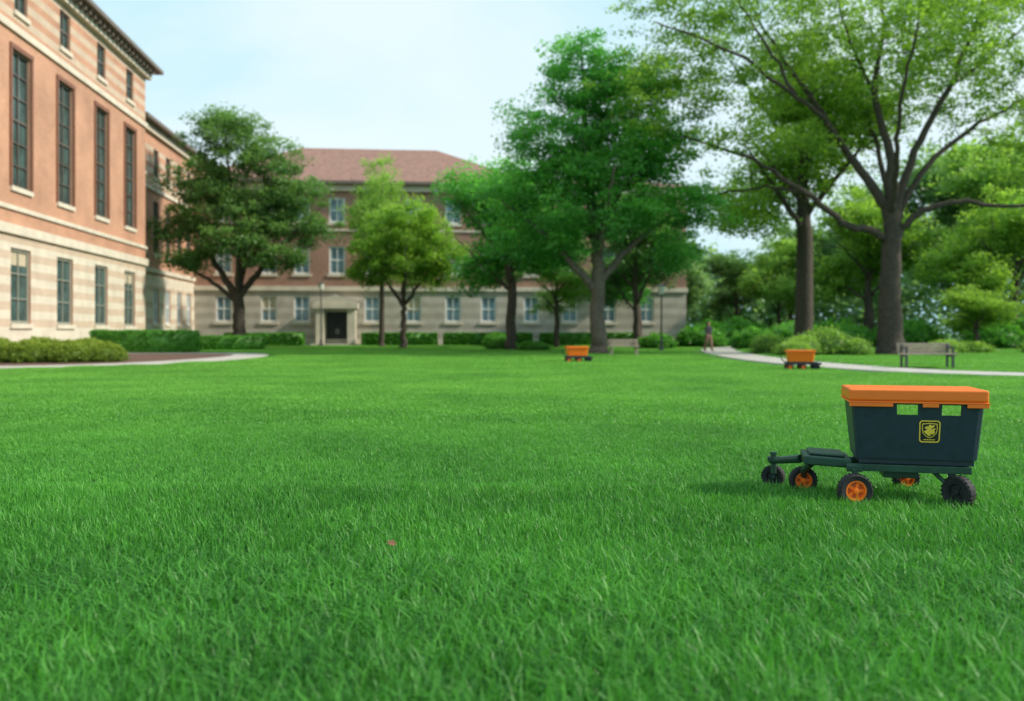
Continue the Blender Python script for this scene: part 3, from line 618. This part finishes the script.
mb=MB(); mb.box(-.285,-.0,.08,.42,.205,.262); mb.box(-.25,-.035,.12,.38,.2625,.282); mb.box(-.03,.02,.2,.36,.195,.245)
mb.obj('platform',[M_green],cart,rot=(0,.05,0),bevel=.014)
mb=MB()
mb.tube([(-.28,.3,.225),(-.38,.4,.20),(-.46,.48,.18)],[.028,.025,.02],10); mb.tube([(-.22,.2,.21),(-.26,.3,.15),(-.25,.35,.09)],[.022,.022,.014],10)
mb.tube([(-.44,.47,.10),(-.44,.47,.225)],[.02,.018],10); mb.box(-.48,-.40,.44,.5,.185,.21); mb.tube([(-.44,.47,.075),(-.45,.55,.075)],[.012,.012],8); mb.tube([(-.44,.47,.225),(-.44,.47,.243)],[.024,.024],10)
mb.obj('front_arm',[M_green],cart)
put_wheel(cart,.01,-.08,.102,.062,.25); put_wheel(cart,.605,.03,.098,.066,-.8,M_tyre); put_wheel(cart,.41,.60,.086,.06,.3); put_wheel(cart,-.26,.335,.088,.058,.2); put_wheel(cart,-.44,.53,.076,.056,-.35,M_tyre)
def small_cart(x,y,rz,label):
    c=empty('delivery_cart',(x,y,0),rz,label,'cart','orange carts on the lawn')
    mb=MB(); make_bin(mb,[],-.36,.36,-.24,.24,.23,.5,.03,.03,[]); b=mb.obj('bin',[M_orange],c); lid(b,-.38,.38,-.26,.26,.49,.55,M_orange)
    mb=MB(); mb.box(-.40,.44,-.2,.2,.15,.225); mb.box(.44,.56,-.12,.12,.14,.2); mb.tube([(-.4,0,.2),(-.5,0,.3),(-.52,0,.42)],[.015]*3,8); mb.obj('frame',[M_navy],c,bevel=.01)
    for a in (-.3,.05,.4):
        for s in (-1,1): put_wheel(c,a,s*.25,.09,.06,0,M_black if a>.3 else None)
small_cart(2.25,31.3,.1,'small orange box cart with dark wheels standing on the lawn')
small_cart(8.0,25.0,-.15,'small orange box cart with dark wheels beside the concrete path')
# ------------------------------------------------------------------ furniture
def bench(x,y,rz,L,label,lm=None):
    lm=lm or M_steel
    e=empty('park_bench',(x,y,0),rz,label,'bench','park benches')
    mb=MB()
    for k in range(4): mb.box(-L/2,L/2,-.24+k*.12,-.14+k*.12,.40,.445)
    mb.obj('seat',[M_wood],e,bevel=.005)
    mb=MB()
    for k in range(3): mb.box(-L/2,L/2,.245+k*.02,.28+k*.02,.46+k*.095,.54+k*.095)
    mb.obj('backrest',[M_wood],e,bevel=.005)
    for a in (-L/2+.08,L/2-.14,):
        mb=MB(); mb.box(a,a+.06,-.22,-.16,0,.399); mb.box(a,a+.06,.20,.243,0,.7); mb.box(a,a+.06,-.159,.199,.34,.399); mb.box(a,a+.06,-.24,.2,.58,.62); mb.box(a,a+.06,-.22,-.17,.447,.58); mb.obj('leg',[lm],e)
bench(11.9,25.8,-.08,1.5,'weathered wooden slatted park bench beside the concrete path')
bench(4.95,39.8,.05,1.35,'pale wooden park bench near the tall green tree',M_wood)
def lamp(x,y,h,label):
    e=empty('street_lamp',(x,y,0),0,label,'lamp','campus lamp posts')
    mb=MB(); mb.lathe([(.001,0),(.16,0),(.16,.1),(.11,.18),(.08,.5),(.055,.6),(.045,h-.6),(.06,h-.56),(.001,h-.55)],'z',(0,0,0),16); mb.obj('pole',[M_steel],e)
    mb=MB(); mb.lathe([(.001,h-.55),(.13,h-.54),(.24,h-.12),(.001,h-.12)],'z',(0,0,0),16); o=mb.obj('lamp_head',[M_lamp],e)
    mb=MB(); mb.lathe([(.001,h-.118),(.27,h-.118),(.22,h-.06),(.05,h),(.001,h+.03)],'z',(0,0,0),16); mb.obj('lamp_cap',[M_steel],o)
lamp(8.3,50,3.7,'slim dark lamp post with lantern head beside the path'); lamp(-14.0,66,4.7,'lamp post with pale lantern in front of the building entrance')
# ------------------------------------------------------------------ person
def remeshed(mb,name,m,parent,vox):
    o=mb.obj(name,[m],parent,smooth=True); r=o.modifiers.new('r','REMESH'); r.mode='VOXEL'; r.voxel_size=vox; r.use_smooth_shade=True
    s=o.modifiers.new('s','SMOOTH'); s.factor=.5; s.iterations=2; return o
per=empty('person',(10.7,49,0),.5,'person in a dark shirt and brown trousers walking along the path','person'); per.scale=(1.0,1.0,.96)
b=MB(); b.ell((0,0,1.58),(.075,.092,.115)); b.ell((0,-.095,1.57),(.013,.018,.02)); b.ell((.076,0,1.575),(.012,.02,.03)); b.ell((-.076,0,1.575),(.012,.02,.03)); b.ell((0,-.085,1.51),(.03,.015,.012))
b.tube([(0,0,1.5),(0,0,1.38)],[.055,.065],12); b.ell((0,0,1.25),(.17,.1,.2)); b.ell((0,0,1.02),(.145,.1,.18)); b.ell((0,0,.92),(.16,.105,.12))
for s,st in ((1,-.16),(-1,.18)):
    b.tube([(s*.09,0,.92),(s*.09,st*.5-.02,.5),(s*.09,st+(.05 if st>0 else 0),.09)],[.085,.058,.038],12)
    fy=st+(.05 if st>0 else 0); b.ell((s*.09,fy-.07,.045),(.042,.12,.04))
    b.tube([(s*.17,0,1.37),(s*.22,st*-.4,1.1),(s*.21,st*-.9-.05,.87)],[.052,.04,.027],12)
    hx,hy,hz=s*.21,st*-.9-.055,.82; b.ell((hx,hy,hz),(.018,.038,.05))
    for k,(oy,l) in enumerate(((-.027,.06),(-.009,.07),(.009,.066),(.026,.052))): b.tube([(hx,hy+oy,hz-.03),(hx-s*.006,hy+oy*1.1,hz-.05-l*.5),(hx-s*.02,hy+oy*1.1,hz-.045-l)],[.009,.008,.006],8)
    b.tube([(hx,hy-.03,hz+.02),(hx-s*.01,hy-.055,hz-.01),(hx-s*.012,hy-.06,hz-.04)],[.011,.009,.007],8)
body=remeshed(b,'body',M_skin,per,.011)
c=MB(); c.ell((0,0,1.25),(.21,.135,.21)); c.ell((0,0,1.02),(.185,.135,.2)); c.tube([(0,0,1.42),(0,0,1.3)],[.08,.14],14)
for s,st in ((1,-.16),(-1,.18)): c.tube([(s*.15,0,1.37),(s*.215,st*-.3,1.16),(s*.22,st*-.7,.98)],[.08,.065,.055],12)
remeshed(c,'shirt',M_shirt,per,.013)
c=MB(); c.ell((0,0,.92),(.175,.125,.12))
for s,st in ((1,-.16),(-1,.18)): c.tube([(s*.09,0,.9),(s*.09,st*.5-.02,.5),(s*.09,st+(.05 if st>0 else 0),.1)],[.11,.085,.07],12)
remeshed(c,'trousers',M_trous,per,.013)
c=MB(); c.ell((0,.018,1.61),(.086,.095,.105)); c.ell((0,.06,1.55),(.07,.05,.08)); remeshed(c,'hair',M_hair,per,.012)
for s,st in ((1,-.16),(-1,.18)):
    c=MB(); fy=st+(.05 if st>0 else 0); c.ell((s*.09,fy-.07,.05),(.05,.135,.048)); c.obj('shoe',[M_shoe],per,smooth=True)
LM=mat('dry_leaf',(.17,.075,.035),.8,.3,30)
mb=MB(); r=.027
pts=[(1,0,0),(.55,.28,.1),(.35,.75,.25),(.05,.4,.12),(-.5,.5,.2),(-.55,.1,.05),(-1,0,-.05),(-.55,-.12,.05),(-.45,-.55,.25),(.05,-.4,.1),(.35,-.7,.2),(.55,-.25,.1)]
for k in range(12):
    p,q=pts[k],pts[(k+1)%12]; mb.face([(0,0,0),tuple(r*v for v in p),tuple(r*v for v in q)])
o=mb.obj('fallen_leaf',[LM],None,(-.55,4.1,.088),(.7,.2,.3)); o['label']='dry brown fallen leaf lying on the grass'; o['category']='leaf'
# ------------------------------------------------------------------ light, sky, camera
sd=Vector((.84,-.12,.60)).normalized(); el=math.asin(sd.z); az=math.atan2(sd.x,sd.y)
w=bpy.data.worlds.new('World'); scene.world=w; w.use_nodes=True; nt=w.node_tree; N=nt.nodes; L=nt.links
bg=N['Background']; sk=N.new('ShaderNodeTexSky'); sk.sky_type='NISHITA'; sk.sun_disc=False; sk.sun_elevation=el; sk.sun_rotation=az; sk.air_density=1; sk.dust_density=1.0
tc=N.new('ShaderNodeTexCoord'); mp=N.new('ShaderNodeMapping'); mp.inputs['Scale'].default_value=(1,1,2.6); nz=N.new('ShaderNodeTexNoise'); nz.inputs['Scale'].default_value=1.6; nz.inputs['Detail'].default_value=7; nz.inputs['Distortion'].default_value=.4
L.new(tc.outputs['Generated'],mp.inputs[0]); L.new(mp.outputs[0],nz.inputs['Vector'])
mr=N.new('ShaderNodeMapRange'); mr.interpolation_type='SMOOTHSTEP'; mr.inputs[1].default_value=.38; mr.inputs[2].default_value=.68; mr.inputs[3].default_value=0; mr.inputs[4].default_value=1; L.new(nz.outputs['Fac'],mr.inputs[0])
cl=N.new('ShaderNodeMix'); cl.data_type='RGBA'; L.new(mr.outputs[0],cl.inputs[0]); cl.inputs[6].default_value=(3.8,6.2,7.3,1); cl.inputs[7].default_value=(6.0,7.0,7.3,1)
mx=N.new('ShaderNodeMix'); mx.data_type='RGBA'; mx.inputs[0].default_value=.9; L.new(sk.outputs[0],mx.inputs[6]); L.new(cl.outputs[2],mx.inputs[7])
L.new(mx.outputs[2],bg.inputs['Color']); bg.inputs['Strength'].default_value=.15
sl=bpy.data.lights.new('sun','SUN'); sl.energy=4.9; sl.angle=math.radians(2.5); sl.color=(1,.92,.78); so=bpy.data.objects.new('sun',sl); COL.objects.link(so)
so.rotation_euler=sd.to_track_quat('Z','Y').to_euler(); so.location=(20,-10,30)
cam=bpy.data.cameras.new('camera'); co=bpy.data.objects.new('camera',cam); COL.objects.link(co); co.location=(0,0,1.05); co.rotation_euler=(math.pi/2,0,0)
cam.sensor_width=36; cam.lens=900*36/1024; cam.shift_y=-18.5/1024; cam.clip_end=1500; cam.clip_start=.05
cam.dof.use_dof=True; cam.dof.focus_distance=5.6; cam.dof.aperture_fstop=1.45
scene.camera=co
scene.view_settings.view_transform='Standard'; scene.view_settings.look='None'; scene.view_settings.exposure=0
